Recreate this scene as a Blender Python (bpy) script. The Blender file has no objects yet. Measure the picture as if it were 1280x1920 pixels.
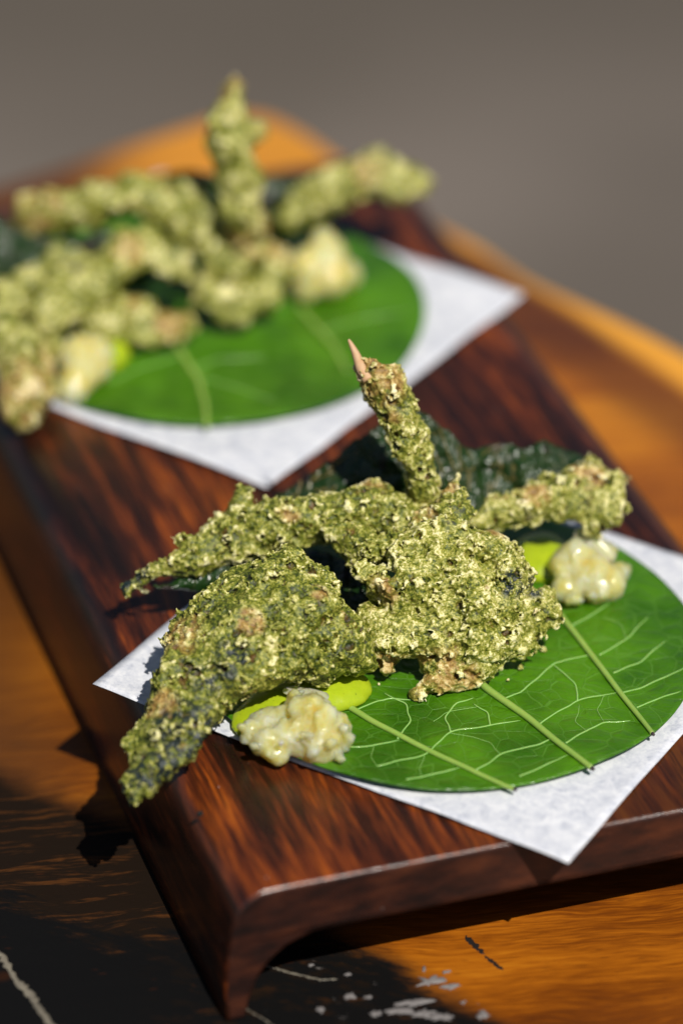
import bpy, bmesh, math, random
import numpy as np
from mathutils import Vector, Matrix, noise as mnoise
random.seed(4); np.random.seed(4)
S = 0.01                     # everything below is laid out in centimetres and built in metres
sc = bpy.context.scene
C = sc.collection

# ------------------------------------------------------------------ camera
CAM = np.array([-2.052, -60.949, 41.602]); PITCH = 0.5637; ROLL = 0.0257; FPX = 7039.5
fw = np.array([0, math.cos(PITCH), -math.sin(PITCH)]); rt0 = np.array([1.0, 0, 0]); up0 = np.cross(rt0, fw)
rt = math.cos(ROLL)*rt0 + math.sin(ROLL)*up0; upv = -math.sin(ROLL)*rt0 + math.cos(ROLL)*up0
cd = bpy.data.cameras.new("camera"); cam = bpy.data.objects.new("camera", cd); C.objects.link(cam)
M = Matrix(((rt[0], upv[0], -fw[0], CAM[0]*S), (rt[1], upv[1], -fw[1], CAM[1]*S), (rt[2], upv[2], -fw[2], CAM[2]*S), (0, 0, 0, 1)))
cam.matrix_world = M
cd.sensor_fit = 'HORIZONTAL'; cd.sensor_width = 24.0; cd.lens = FPX/1280*24.0
cd.clip_start = 0.02; cd.clip_end = 100
cd.dof.use_dof = True; cd.dof.focus_distance = 0.716; cd.dof.aperture_fstop = 5.6; cd.dof.aperture_blades = 0
sc.camera = cam

# ------------------------------------------------------------------ light
SUN = Vector((0.31, -0.665, 1.0)).normalized()
el = math.asin(SUN.z); az = math.atan2(SUN.x, SUN.y)
w = bpy.data.worlds.new("World"); sc.world = w; w.use_nodes = True
nt = w.node_tree; bg = nt.nodes['Background']; sky = nt.nodes.new('ShaderNodeTexSky')
sky.sky_type = 'NISHITA'; sky.sun_disc = False; sky.sun_elevation = el; sky.sun_rotation = az
nt.links.new(sky.outputs[0], bg.inputs[0]); bg.inputs[1].default_value = 0.05
ld = bpy.data.lights.new("sun", 'SUN'); ld.energy = 5.0; ld.angle = math.radians(0.6); ld.color = (1.0, 0.95, 0.87)
lo = bpy.data.objects.new("sun", ld); C.objects.link(lo); lo.rotation_euler = SUN.to_track_quat('Z', 'Y').to_euler()
lo.location = (0, 0, 1)
sc.view_settings.view_transform = 'Standard'; sc.view_settings.look = 'None'
sc.view_settings.exposure = -0.08; sc.view_settings.gamma = 1.0
sc.render.engine = 'CYCLES'
sc.cycles.max_bounces = 8; sc.cycles.transmission_bounces = 6; sc.cycles.caustics_reflective = False; sc.cycles.caustics_refractive = False

# ------------------------------------------------------------------ layout helpers
BA = 0.3433                  # the board's long side runs this far off the y axis
BL = np.array([-math.sin(BA), math.cos(BA), 0]); BS = np.array([math.cos(BA), math.sin(BA), 0])
TZ = -2.88                   # table top
LZ = 0.14                    # leaf
def bf(x, y, z=0): return BS*x + BL*y + np.array([0, 0, z])
def at(px, py, z=0.0):       # photograph measurement -> point at height z (cm)
    d = fw + (px-640)/FPX*rt - (py-960)/FPX*upv
    return CAM + d*((z-CAM[2])/d[2])

# ------------------------------------------------------------------ object helpers
def tag(o, label=None, cat=None, group=None, kind=None):
    if label: o['label'] = label
    if cat: o['category'] = cat
    if group: o['group'] = group
    if kind: o['kind'] = kind
    return o
def empty(name, loc):
    o = bpy.data.objects.new(name, None); C.objects.link(o); o.location = Vector(loc)*S; o.empty_display_size = 0.01
    return o
def mesh_obj(name, V, F, mat, parent=None, smooth=True, attrs=None):
    """V in cm, world coordinates"""
    V = np.asarray(V, dtype=np.float64)
    off = np.array(parent.location[:]) if parent is not None else np.zeros(3)
    me = bpy.data.meshes.new(name)
    F = F if isinstance(F, np.ndarray) else F
    if isinstance(F, np.ndarray):
        n, k = F.shape
        me.vertices.add(len(V)); me.vertices.foreach_set('co', (V*S-off).astype(np.float32).ravel())
        me.loops.add(n*k); me.loops.foreach_set('vertex_index', F.astype(np.int32).ravel())
        me.polygons.add(n); me.polygons.foreach_set('loop_start', np.arange(0, n*k, k, dtype=np.int32))
        me.update(calc_edges=True); me.validate()
    else:
        me.from_pydata([tuple(v*S-off) for v in V], [], F); me.update()
    me.polygons.foreach_set('use_smooth', [smooth]*len(me.polygons))
    if attrs:
        for k, v in attrs.items():
            a = me.attributes.new(k, 'FLOAT', 'POINT'); a.data.foreach_set('value', np.asarray(v, dtype=np.float32))
    if mat: me.materials.append(mat)
    o = bpy.data.objects.new(name, me); C.objects.link(o)
    if parent is not None: o.parent = parent
    return o

# ------------------------------------------------------------------ numpy noise
def _h(ix, iy, iz, s):
    n = (ix.astype(np.int64)*73856093) ^ (iy.astype(np.int64)*19349663) ^ (iz.astype(np.int64)*83492791) ^ (s*2654435761)
    n = (n ^ (n >> 13)) * 1274126177
    n = n & 0xffffffff
    n = ((n ^ (n >> 16)) * 2246822519) & 0xffffffff
    n = n ^ (n >> 15)
    return (n & 0xffffff).astype(np.float32)/16777215.0
def vnoise(P, f, s=0):
    Q = P*f; I = np.floor(Q).astype(np.int64); t = (Q-I).astype(np.float32); t = t*t*(3-2*t)
    x, y, z = I[:, 0], I[:, 1], I[:, 2]; r = 0
    for dx in (0, 1):
        wx = t[:, 0] if dx else 1-t[:, 0]
        for dy in (0, 1):
            wy = t[:, 1] if dy else 1-t[:, 1]
            for dz in (0, 1):
                wz = t[:, 2] if dz else 1-t[:, 2]
                r = r + wx*wy*wz*_h(x+dx, y+dy, z+dz, s)
    return r*2-1
def smin(a, b, k):
    h = np.clip(0.5+0.5*(b-a)/k, 0, 1); return b*(1-h)+a*h-k*h*(1-h)
def bubbles(P, cell, rmin, rmax, prob, s, B, G):
    """distance to the nearest bubble wall (negative inside), one bubble per cell; only bubbles that burst
    through the surface count (B, G: distance to the body and its gradient at P)"""
    Q = P/cell; I = np.floor(Q).astype(np.int64); best = np.full(len(P), 9.0, np.float32); bd = np.full(len(P), 9.0, np.float32)
    for dx in (-1, 0, 1):
        for dy in (-1, 0, 1):
            for dz in (-1, 0, 1):
                x, y, z = I[:, 0]+dx, I[:, 1]+dy, I[:, 2]+dz
                c = np.stack([x+_h(x, y, z, s), y+_h(x, y, z, s+1), z+_h(x, y, z, s+2)], 1)*cell
                r = rmin+(rmax-rmin)*_h(x, y, z, s+3)**1.5
                v = P-c; q = np.sqrt((v**2).sum(1))-r
                bc = B-(G*v).sum(1)
                q = np.where((_h(x, y, z, s+4) < prob) & (bc > -.35*r) & (bc < .75*r), q, 9.0)
                best = np.minimum(best, q)
                bd = np.where(np.abs(q) < np.abs(bd), q, bd)
    return best, bd
def surface_nets(F, org, h):
    """F: 3D array (negative inside) -> vertices, quads"""
    ins = F < 0
    nx, ny, nz = F.shape
    c = np.stack([ins[i:nx-1+i, j:ny-1+j, k:nz-1+k] for i in (0, 1) for j in (0, 1) for k in (0, 1)], 0).sum(0)
    act = (c > 0) & (c < 8)
    idx = np.full(act.shape, -1, np.int64); A = np.argwhere(act); idx[act] = np.arange(len(A))
    acc = np.zeros((len(A), 3)); cnt = np.zeros(len(A))
    val = {}
    for i in (0, 1):
        for j in (0, 1):
            for k in (0, 1): val[(i, j, k)] = F[A[:, 0]+i, A[:, 1]+j, A[:, 2]+k]
    for a in val:
        for ax in range(3):
            if a[ax] == 1: continue
            b = tuple(1 if q == ax else a[q] for q in range(3))
            va, vb = val[a], val[b]; cr = (va < 0) != (vb < 0)
            t = np.where(cr, va/np.where(cr, va-vb, 1), 0)
            for q in range(3):
                acc[:, q] += np.where(cr, (a[q]+t if q == ax else a[q]), 0)
            cnt += cr
    V = (A+acc/cnt[:, None])*h+org
    Q = []
    for ax in range(3):
        o1, o2 = [(1, 2), (2, 0), (0, 1)][ax]
        sl0 = [slice(1, n-1) for n in F.shape]; sl0[ax] = slice(0, F.shape[ax]-1)
        sl1 = list(sl0); sl1[ax] = slice(1, F.shape[ax])
        a, b = ins[tuple(sl0)], ins[tuple(sl1)]
        base = np.array([s.start for s in sl0])
        for flip, m in ((False, a & ~b), (True, b & ~a)):
            P = np.argwhere(m)+base
            def g(u, v):
                q = P.copy(); q[:, o1] -= u; q[:, o2] -= v
                return idx[q[:, 0], q[:, 1], q[:, 2]]
            quad = np.stack([g(1, 1), g(0, 1), g(0, 0), g(1, 0)], 1)
            if flip: quad = quad[:, ::-1]
            Q.append(quad)
    Q = np.concatenate(Q); Q = Q[(Q >= 0).all(1)]
    return V, Q

# ------------------------------------------------------------------ material helpers
class NT:
    def __init__(self, name):
        self.m = bpy.data.materials.new(name); self.m.use_nodes = True
        self.t = self.m.node_tree; self.b = self.t.nodes['Principled BSDF']; self.out = self.t.nodes['Material Output']
        tc = self.t.nodes.new('ShaderNodeNewGeometry')
        vm = self.t.nodes.new('ShaderNodeVectorMath'); vm.operation = 'SCALE'; vm.inputs['Scale'].default_value = 100
        self.t.links.new(tc.outputs['Position'], vm.inputs[0]); self.P = vm.outputs[0]      # centimetres
        self.geo = tc
    def n(self, typ, **kw):
        nd = self.t.nodes.new(typ)
        for k, v in kw.items(): setattr(nd, k, v)
        return nd
    def link(self, a, b):
        self.t.links.new(a, b)
    def setin(self, sock, v):
        if hasattr(v, 'is_output') or isinstance(v, bpy.types.NodeSocket): self.t.links.new(v, sock)
        else:
            if isinstance(v, (tuple, list)) and sock.type == 'RGBA' and len(v) == 3: v = (*v, 1)
            sock.default_value = v
    def map(self, rot=0.0, scale=(1, 1, 1), loc=(0, 0, 0), vec=None):
        m = self.n('ShaderNodeMapping'); m.vector_type = 'POINT'
        m0 = self.n('ShaderNodeMapping'); m0.inputs['Rotation'].default_value = (0, 0, rot)
        self.link(vec or self.P, m0.inputs[0]); self.link(m0.outputs[0], m.inputs[0])
        m.inputs['Scale'].default_value = scale; m.inputs['Location'].default_value = loc
        return m.outputs[0]
    def noise(self, vec=None, scale=1.0, detail=3.0, rough=0.5, dist=0.0, color=False):
        n = self.n('ShaderNodeTexNoise'); self.link(vec or self.P, n.inputs['Vector'])
        n.inputs['Scale'].default_value = scale; n.inputs['Detail'].default_value = detail
        n.inputs['Roughness'].default_value = rough; n.inputs['Distortion'].default_value = dist
        return n.outputs['Color' if color else 'Fac']
    def vor(self, vec=None, scale=1.0, feature='F1', out='Distance', rand=1.0):
        n = self.n('ShaderNodeTexVoronoi', feature=feature); self.link(vec or self.P, n.inputs['Vector'])
        n.inputs['Scale'].default_value = scale; n.inputs['Randomness'].default_value = rand
        return n.outputs[out]
    def ramp(self, fac, stops, interp='LINEAR'):
        r = self.n('ShaderNodeValToRGB'); r.color_ramp.interpolation = interp
        e = r.color_ramp.elements
        while len(e) < len(stops): e.new(0.5)
        for i, (p, c) in enumerate(stops):
            e[i].position = p; e[i].color = (*c, 1) if isinstance(c, (tuple, list)) else (c, c, c, 1)
        self.link(fac, r.inputs[0]); return r.outputs[0]
    def math(self, op, a, b=None, c=None, clamp=False):
        m = self.n('ShaderNodeMath', operation=op); m.use_clamp = clamp
        for i, v in enumerate((a, b, c)):
            if v is not None: self.setin(m.inputs[i], v)
        return m.outputs[0]
    def step(self, x, a, b):
        m = self.n('ShaderNodeMapRange'); m.interpolation_type = 'SMOOTHSTEP'
        self.setin(m.inputs[0], x); m.inputs[1].default_value = a; m.inputs[2].default_value = b
        return m.outputs[0]
    def mix(self, f, a, b, blend='MIX'):
        m = self.n('ShaderNodeMix', data_type='RGBA', blend_type=blend)
        self.setin(m.inputs[0], f); self.setin(m.inputs[6], a); self.setin(m.inputs[7], b)
        return m.outputs[2]
    def attr(self, name):
        a = self.n('ShaderNodeAttribute'); a.attribute_name = name; return a.outputs['Fac']
    def bump(self, h, strength=0.5, dist=0.02, normal=None):
        b = self.n('ShaderNodeBump'); self.link(h, b.inputs['Height'])
        b.inputs['Strength'].default_value = strength; b.inputs['Distance'].default_value = dist*S
        if normal is not None: self.link(normal, b.inputs['Normal'])
        return b.outputs[0]
    def set(self, **kw):
        names = dict(color='Base Color', rough='Roughness', spec='Specular IOR Level', normal='Normal', coat='Coat Weight',
                     coat_rough='Coat Roughness', sss='Subsurface Weight', sss_r='Subsurface Radius', sss_s='Subsurface Scale',
                     trans='Transmission Weight', ior='IOR', metal='Metallic', coat_n='Coat Normal', sheen='Sheen Weight')
        for k, v in kw.items(): self.setin(self.b.inputs[names[k]], v)
        return self.m

def board_wood():
    m = NT('board_wood')
    # x across the board, y along it
    v = m.map(-BA, (1, 1, 1))
    w1 = m.noise(m.map(-BA, (1, .25, 1)), 0.55, 2, .5, color=True)
    vv = m.n('ShaderNodeVectorMath', operation='MULTIPLY_ADD'); m.link(w1, vv.inputs[0]); vv.inputs[1].default_value = (.6, 1.5, .3); m.link(v, vv.inputs[2])
    def st(sx, sy, sz=1.0, loc=(0, 0, 0)):
        mp = m.n('ShaderNodeMapping'); m.link(vv.outputs[0], mp.inputs[0]); mp.inputs['Scale'].default_value = (sx, sy, sz); mp.inputs['Location'].default_value = loc
        return mp.outputs[0]
    big = m.noise(st(.42, .11, .5), 1.0, 3, .55)
    band = m.noise(st(3.3, .20, 1.2), 1.0, 4, .62)
    fine = m.noise(st(11, .8, 6), 1.0, 3, .6)
    hair = m.noise(st(40, 1.6, 20), 1.0, 2, .6)
    k = m.math('MULTIPLY_ADD', big, .75, m.math('MULTIPLY_ADD', band, .62, m.math('MULTIPLY', fine, .42)))
    sx0 = m.n('ShaderNodeSeparateXYZ'); m.link(v, sx0.inputs[0])
    lit = m.math('ADD', m.math('MULTIPLY', m.step(sx0.outputs[1], .5, -4.0), .10), m.math('MULTIPLY', m.math('SUBTRACT', m.step(sx0.outputs[0], -6.4, -3.4), 1.0), .10))  # light and shade put in the colour: near end brighter, left edge darker
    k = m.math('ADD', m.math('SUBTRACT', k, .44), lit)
    col = m.ramp(k, [(.30, (.010, .0045, .003)), (.42, (.035, .009, .004)), (.52, (.115, .024, .006)), (.62, (.26, .056, .007)), (.76, (.42, .115, .010))])
    dk = m.step(m.noise(st(5.2, .20, 2, (3, 1, 0)), 1.0, 4, .65), .56, .66)
    col = m.mix(m.math('MULTIPLY', dk, .45), col, (.010, .005, .004))
    col = m.mix(m.math('MULTIPLY', m.step(hair, .55, .75), .35), col, (.02, .006, .003))
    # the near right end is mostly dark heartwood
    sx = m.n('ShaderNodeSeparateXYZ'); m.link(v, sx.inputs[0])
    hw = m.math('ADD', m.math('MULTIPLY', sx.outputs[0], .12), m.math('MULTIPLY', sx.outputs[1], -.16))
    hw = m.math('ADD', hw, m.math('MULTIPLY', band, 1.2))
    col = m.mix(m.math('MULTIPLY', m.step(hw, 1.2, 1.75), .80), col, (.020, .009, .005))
    thin = m.step(m.noise(st(10, .34, 3, (5, 2, 0)), 1.0, 4, .7), .52, .62)
    col = m.mix(m.math('MULTIPLY', thin, .52), col, (.016, .006, .004))
    pores = m.step(m.vor(st(9, 1.1, 9), 1.0), .16, .04)
    col = m.mix(m.math('MULTIPLY', pores, .5), col, (.006, .003, .002))
    dust = m.math('MULTIPLY', m.step(m.vor(None, 2.6), .050, .030), m.step(m.noise(None, .6, 3, .6), .42, .6))
    # end grain (faces whose normal runs along the board)
    nn = m.n('ShaderNodeVectorMath', operation='DOT_PRODUCT'); m.link(m.geo.outputs['Normal'], nn.inputs[0]); nn.inputs[1].default_value = tuple(-BL)
    end = m.step(m.math('ABSOLUTE', nn.outputs['Value']), .75, .95)
    eg = m.noise(m.map(-BA, (1.2, 1, 3.2)), .9, 4, .6)
    ecol = m.ramp(eg, [(.32, (.012, .006, .005)), (.5, (.034, .011, .007)), (.7, (.075, .022, .010))])
    specks = m.step(m.vor(None, 9.0), .16, .05)
    ecol = m.mix(m.math('MULTIPLY', specks, .25), ecol, (.16, .10, .08))
    col = m.mix(end, col, ecol)
    col = m.mix(m.math('MULTIPLY', dust, .7), col, (.45, .42, .40))
    rgh = m.math('MULTIPLY_ADD', band, .16, m.math('MULTIPLY_ADD', end, .14, .22))
    h = m.math('ADD', m.math('MULTIPLY', hair, .3), m.math('MULTIPLY', pores, -.7))
    h = m.math('ADD', h, m.math('MULTIPLY', m.noise(None, 14, 3, .6), .5))
    an = m.math('ABSOLUTE', nn.outputs['Value'])
    bev = m.math('MULTIPLY', m.step(an, .25, .5), m.step(an, .95, .85))
    nrm = m.bump(h, .35, .008)
    return m.set(color=col, rough=rgh, normal=nrm, spec=.38, coat=m.math('MULTIPLY_ADD', bev, .8, .10), coat_rough=.2, coat_n=m.bump(m.noise(None, 12, 4, .7), .6, .02))

def table_wood():
    m = NT('table_wood')
    v = m.map(-0.17, (1, 1, 1))
    w1 = m.noise(m.map(-.17, (.5, 1, 1)), .28, 3, .55, color=True)
    vv = m.n('ShaderNodeVectorMath', operation='MULTIPLY_ADD'); m.link(w1, vv.inputs[0]); vv.inputs[1].default_value = (1.6, 1.7, .3); m.link(v, vv.inputs[2])
    def st(sx, sy, loc=(0, 0, 0)):
        mp = m.n('ShaderNodeMapping'); m.link(vv.outputs[0], mp.inputs[0]); mp.inputs['Scale'].default_value = (sx, sy, 1); mp.inputs['Location'].default_value = loc
        return mp.outputs[0]
    big = m.noise(st(.07, .22), 1.0, 3, .5)
    g = m.noise(st(.30, 4.2), 1.0, 5, .68)
    f = m.noise(st(1.5, 24), 1.0, 3, .6)
    k = m.math('MULTIPLY_ADD', big, .8, m.math('MULTIPLY_ADD', g, .26, m.math('MULTIPLY', f, .34)))
    k = m.math('SUBTRACT', k, .195)
    col = m.ramp(k, [(.30, (.075, .019, .004)), (.42, (.19, .048, .003)), (.53, (.37, .108, .005)), (.68, (.56, .205, .011))])
    # a soft shadow band painted into the wood colour, across the slab beyond the board
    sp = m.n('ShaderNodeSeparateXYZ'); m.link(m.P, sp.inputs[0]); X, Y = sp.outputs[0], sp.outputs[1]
    band_pos = m.math('ADD', m.math('MULTIPLY_ADD', X, .81, m.math('MULTIPLY', Y, .585)), m.math('MULTIPLY', m.noise(None, .16, 2, .5), 1.6))
    on = m.math('MULTIPLY', m.step(band_pos, 12.0, 13.4), m.step(band_pos, 14.7, 14.1))
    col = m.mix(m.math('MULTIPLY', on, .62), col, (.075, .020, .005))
    col = m.mix(m.math('MULTIPLY', m.step(m.math('MULTIPLY_ADD', big, 3, X), -4.0, -8.0), .80), col, (.085, .030, .004))  # left end darkened in the wood colour, standing in for shade
    col = m.mix(m.math('MULTIPLY', m.step(band_pos, 14.2, 14.9), .9), col, m.mix(g, (.72, .28, .022), (.95, .46, .05)))
    tip = m.math('MULTIPLY', m.step(m.math('MULTIPLY_ADD', g, 3, Y), 23.5, 26.5), m.step(m.math('MULTIPLY_ADD', g, 2, X), -8.5, -5.5))
    col = m.mix(m.math('MULTIPLY', tip, .8), col, m.mix(g, (.62, .22, .012), (.85, .38, .03)))
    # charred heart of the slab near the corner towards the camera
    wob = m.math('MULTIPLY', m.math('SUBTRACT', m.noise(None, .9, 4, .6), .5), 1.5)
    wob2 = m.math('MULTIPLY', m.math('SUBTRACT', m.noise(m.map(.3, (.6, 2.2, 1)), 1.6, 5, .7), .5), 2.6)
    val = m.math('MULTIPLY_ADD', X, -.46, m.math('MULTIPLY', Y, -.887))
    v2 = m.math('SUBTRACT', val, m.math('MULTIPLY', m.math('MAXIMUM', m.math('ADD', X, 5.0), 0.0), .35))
    d1 = m.step(m.math('ADD', v2, m.math('MULTIPLY', wob, .6)), 3.9, 5.1)  # brown zone round the char: dark wood, with shade from outside the view painted in
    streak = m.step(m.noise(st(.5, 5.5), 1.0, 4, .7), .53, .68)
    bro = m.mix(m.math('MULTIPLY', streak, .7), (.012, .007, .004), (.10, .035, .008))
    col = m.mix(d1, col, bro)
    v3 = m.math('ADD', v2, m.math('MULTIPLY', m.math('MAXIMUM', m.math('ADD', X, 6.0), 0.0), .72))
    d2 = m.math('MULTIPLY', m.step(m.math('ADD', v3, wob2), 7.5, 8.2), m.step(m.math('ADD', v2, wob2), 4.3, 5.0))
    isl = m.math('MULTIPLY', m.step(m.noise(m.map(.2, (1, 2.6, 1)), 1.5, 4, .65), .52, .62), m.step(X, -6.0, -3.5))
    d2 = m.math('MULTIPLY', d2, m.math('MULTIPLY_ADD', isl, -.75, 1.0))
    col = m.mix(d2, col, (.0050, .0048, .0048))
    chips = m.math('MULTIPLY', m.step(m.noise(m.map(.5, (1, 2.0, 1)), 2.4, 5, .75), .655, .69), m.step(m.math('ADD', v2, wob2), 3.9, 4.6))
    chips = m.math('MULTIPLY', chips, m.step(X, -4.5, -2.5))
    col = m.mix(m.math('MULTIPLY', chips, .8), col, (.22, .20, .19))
    kn = m.step(m.vor(st(.30, .55, (.35, 0, 0)), 1.0), .11, .02)
    col = m.mix(m.math('MULTIPLY', kn, .8), col, (.03, .010, .004))
    dash = m.step(m.vor(st(1.1, 6.0), 1.0), .13, .05)
    col = m.mix(m.math('MULTIPLY', dash, .45), col, (.06, .016, .004))
    h = m.math('ADD', m.math('MULTIPLY', f, .4), m.math('MULTIPLY', m.noise(None, 9, 4, .6), .35))
    h = m.math('ADD', h, m.math('MULTIPLY', m.math('MULTIPLY', m.noise(None, 3.0, 5, .7), d1), 1.6))
    nrm = m.bump(h, .45, .02)
    return m.set(color=col, rough=m.math('MULTIPLY_ADD', d1, .25, m.math('MULTIPLY_ADD', g, .2, .27)), normal=nrm, spec=m.math('MULTIPLY_ADD', d1, -.32, .4))

def floor_mat():
    m = NT('floor_concrete')
    a = m.noise(None, .012, 3, .5); b = m.noise(None, .3, 4, .6)
    col = m.mix(m.step(a, .38, .62), (.095, .078, .062), (.23, .193, .165))
    col = m.mix(m.math('MULTIPLY', b, .35), col, (.12, .10, .085))
    sp = m.n('ShaderNodeSeparateXYZ'); m.link(m.P, sp.inputs[0])
    far = m.step(m.math('MULTIPLY_ADD', a, 160, m.math('MULTIPLY_ADD', sp.outputs[0], -.15, sp.outputs[1])), 232, 288)
    col = m.mix(m.math('MULTIPLY', far, .85), col, (.062, .050, .036))
    return m.set(color=col, rough=.8, normal=m.bump(b, .3, .2))

def paper_mat():
    m = NT('parchment_paper')
    f = m.noise(None, 4.2, 5, .68, .6); g = m.noise(None, 17, 3, .6)
    k = m.math('MULTIPLY_ADD', g, .3, m.math('MULTIPLY', f, .8))
    col = m.ramp(k, [(.38, (.50, .53, .61)), (.52, (.70, .72, .78)), (.66, (.86, .87, .90))])
    m.set(color=col, rough=.62, spec=.3, normal=m.bump(k, .35, .02))
    tr = m.n('ShaderNodeBsdfTranslucent'); tr.inputs[0].default_value = (.75, .76, .8, 1)
    mx = m.n('ShaderNodeMixShader'); mx.inputs[0].default_value = .18
    m.link(m.b.outputs[0], mx.inputs[1]); m.link(tr.outputs[0], mx.inputs[2]); m.link(mx.outputs[0], m.out.inputs[0])
    return m.m

def leaf_mat(name='leaf_green', dry=False):
    m = NT(name)
    dn = m.noise(None, .9, 2, .5, color=True)
    vv = m.n('ShaderNodeVectorMath', operation='MULTIPLY_ADD'); m.link(dn, vv.inputs[0]); vv.inputs[1].default_value = (.5, .5, .1); m.link(m.map(.2, (1, 1.25, 1)), vv.inputs[2])
    e1 = m.vor(vv.outputs[0], 1.9, 'DISTANCE_TO_EDGE'); e2 = m.vor(vv.outputs[0], 6.0, 'DISTANCE_TO_EDGE')
    l1 = m.step(e1, .032, .006); l2 = m.step(e2, .06, .01)
    big = m.noise(None, .5, 3, .55); mott = m.noise(None, 3.5, 4, .6)
    if not dry:
        col = m.mix(m.step(big, .32, .66), (.026, .105, .0012), (.095, .270, .005))
        col = m.mix(m.math('MULTIPLY', mott, .5), col, (.038, .140, .002))
        col = m.mix(m.math('MULTIPLY', l2, .20), col, (.09, .26, .02))
        l1 = m.math('MULTIPLY', l1, m.step(m.noise(None, .8, 3, .6), .15, .55))
        col = m.mix(m.math('MULTIPLY', l1, .40), col, (.15, .36, .05))
    else:
        col = m.mix(big, (.005, .020, .003), (.020, .062, .010))
        col = m.mix(m.step(mott, .5, .7), col, (.035, .050, .028))
        col = m.mix(m.math('MULTIPLY', l1, .45), col, (.13, .13, .045))
        spk = m.step(m.noise(None, 1.3, 4, .7), .56, .70)
        col = m.mix(m.math('MULTIPLY', spk, .45), col, (.055, .075, .045))
        col = m.mix(m.step(m.noise(None, 1.0, 2, .5), .55, .66), col, (.020, .010, .010))
    h = m.math('ADD', m.math('MULTIPLY', l1, .8), m.math('MULTIPLY', l2, .35))
    h = m.math('ADD', h, m.math('MULTIPLY', mott, .6)); h = m.math('MULTIPLY_ADD', m.step(e1, .0, .30), 1.6, h); h = m.math('MULTIPLY_ADD', m.step(e2, .0, .30), .5, h)
    rg = .26 if not dry else .20
    m.set(color=col, rough=m.math('MULTIPLY_ADD', mott, .12, rg), spec=.5 if not dry else .6, normal=m.bump(h, .6, .02 if not dry else .03))
    tr = m.n('ShaderNodeBsdfTranslucent'); tr.inputs[0].default_value = (.10, .32, .02, 1) if not dry else (.05, .09, .01, 1)
    mx = m.n('ShaderNodeMixShader'); mx.inputs[0].default_value = .12 if not dry else .15
    m.link(m.b.outputs[0], mx.inputs[1]); m.link(tr.outputs[0], mx.inputs[2]); m.link(mx.outputs[0], m.out.inputs[0])
    return m.m

def rib_mat(name, c1, c2, rough=.35):
    m = NT(name); n = m.noise(None, 3, 4, .6)
    return m.set(color=m.mix(n, c1, c2), rough=rough, spec=.55, sss=.15, sss_s=.0006, normal=m.bump(m.noise(None, 20, 3, .6), .3, .01))

def batter_mat():
    m = NT('green_batter')
    f = m.noise(None, 12.0, 5, .72, .3); g = m.noise(None, 2.2, 4, .6); hh = m.noise(None, 30, 2, .6)
    pit = m.attr('pit'); tan = m.attr('tan'); nori = m.attr('nori'); pale = m.attr('pale')
    k = m.math('MULTIPLY_ADD', f, 1.25, m.math('MULTIPLY_ADD', g, .5, m.math('MULTIPLY_ADD', pit, 3.1, m.math('MULTIPLY_ADD', m.noise(None, 24, 2, .6), .35, pale))))  # crests lightened and pits darkened in the colour, like light and shade
    k = m.math('SUBTRACT', k, .548)
    col = m.ramp(k, [(.22, (.016, .027, .003)), (.38, (.075, .102, .006)), (.52, (.20, .215, .018)), (.66, (.43, .41, .09)), (.84, (.84, .78, .42))])
    # bare toasted batter shows inside the bubbles and in patches
    pt = m.math('ADD', m.math('MULTIPLY', m.step(pit, -.01, -.08), .8), m.math('MULTIPLY', tan, 1.25))
    pt = m.math('MULTIPLY', pt, m.step(m.noise(None, 3.2, 4, .65), .36, .62), clamp=True)
    tcol = m.ramp(m.math('MULTIPLY_ADD', pit, 4.0, m.math('MULTIPLY_ADD', f, .5, .16)), [(.22, (.17, .075, .014)), (.42, (.42, .25, .07)), (.58, (.66, .50, .22)), (.75, (.92, .84, .56))])
    col = m.mix(m.math('MULTIPLY', pt, .85), col, tcol)
    rust = m.step(m.noise(m.map(0, (1, 1, 1), (7, 3, 1)), 1.7, 4, .7), .62, .72)
    col = m.mix(m.math('MULTIPLY', rust, .55), col, (.20, .07, .015))
    nz = m.math('MULTIPLY', m.step(m.noise(None, 5.2, 5, .75), .47, .54), nori, clamp=True)
    nz2 = m.math('MULTIPLY', m.step(m.noise(m.map(0, (1, 1, 1), (1, 8, 4)), 7.5, 4, .7), .63, .70), .75)
    nz = m.math('MAXIMUM', nz, nz2)
    col = m.mix(nz, col, m.mix(hh, (.004, .009, .010), (.020, .034, .030)))
    r = m.math('SUBTRACT', m.math('MULTIPLY_ADD', hh, .34, .32), m.math('MULTIPLY', nz, .12))
    h = m.math('ADD', m.math('MULTIPLY', m.noise(None, 38, 3, .7), .6), m.math('MULTIPLY', f, .5))
    return m.set(color=col, rough=r, spec=.5, sss=.25, sss_r=(1.0, .75, .3), sss_s=.0007, normal=m.bump(h, .8, .02))

def jelly_mat():
    m = NT('citrus_jelly')
    f = m.noise(None, 2.5, 4, .6); g = m.noise(None, 9, 3, .6)
    col = m.ramp(f, [(.32, (.94, .67, .15)), (.5, (.95, .80, .34)), (.68, (.96, .88, .58))])
    col = m.mix(m.math('MULTIPLY', m.step(m.noise(None, 11, 3, .7), .70, .73), .8), col, (.06, .05, .01))
    h = m.math('ADD', m.math('MULTIPLY', m.vor(None, 6.0), .5), m.math('MULTIPLY', g, .8))
    return m.set(color=col, rough=.06, spec=.6, ior=1.34, trans=.38, sss=1.0, sss_r=(1.0, .8, .4), sss_s=.007, normal=m.bump(h, .5, .03), coat=.4, coat_rough=.03)

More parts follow.
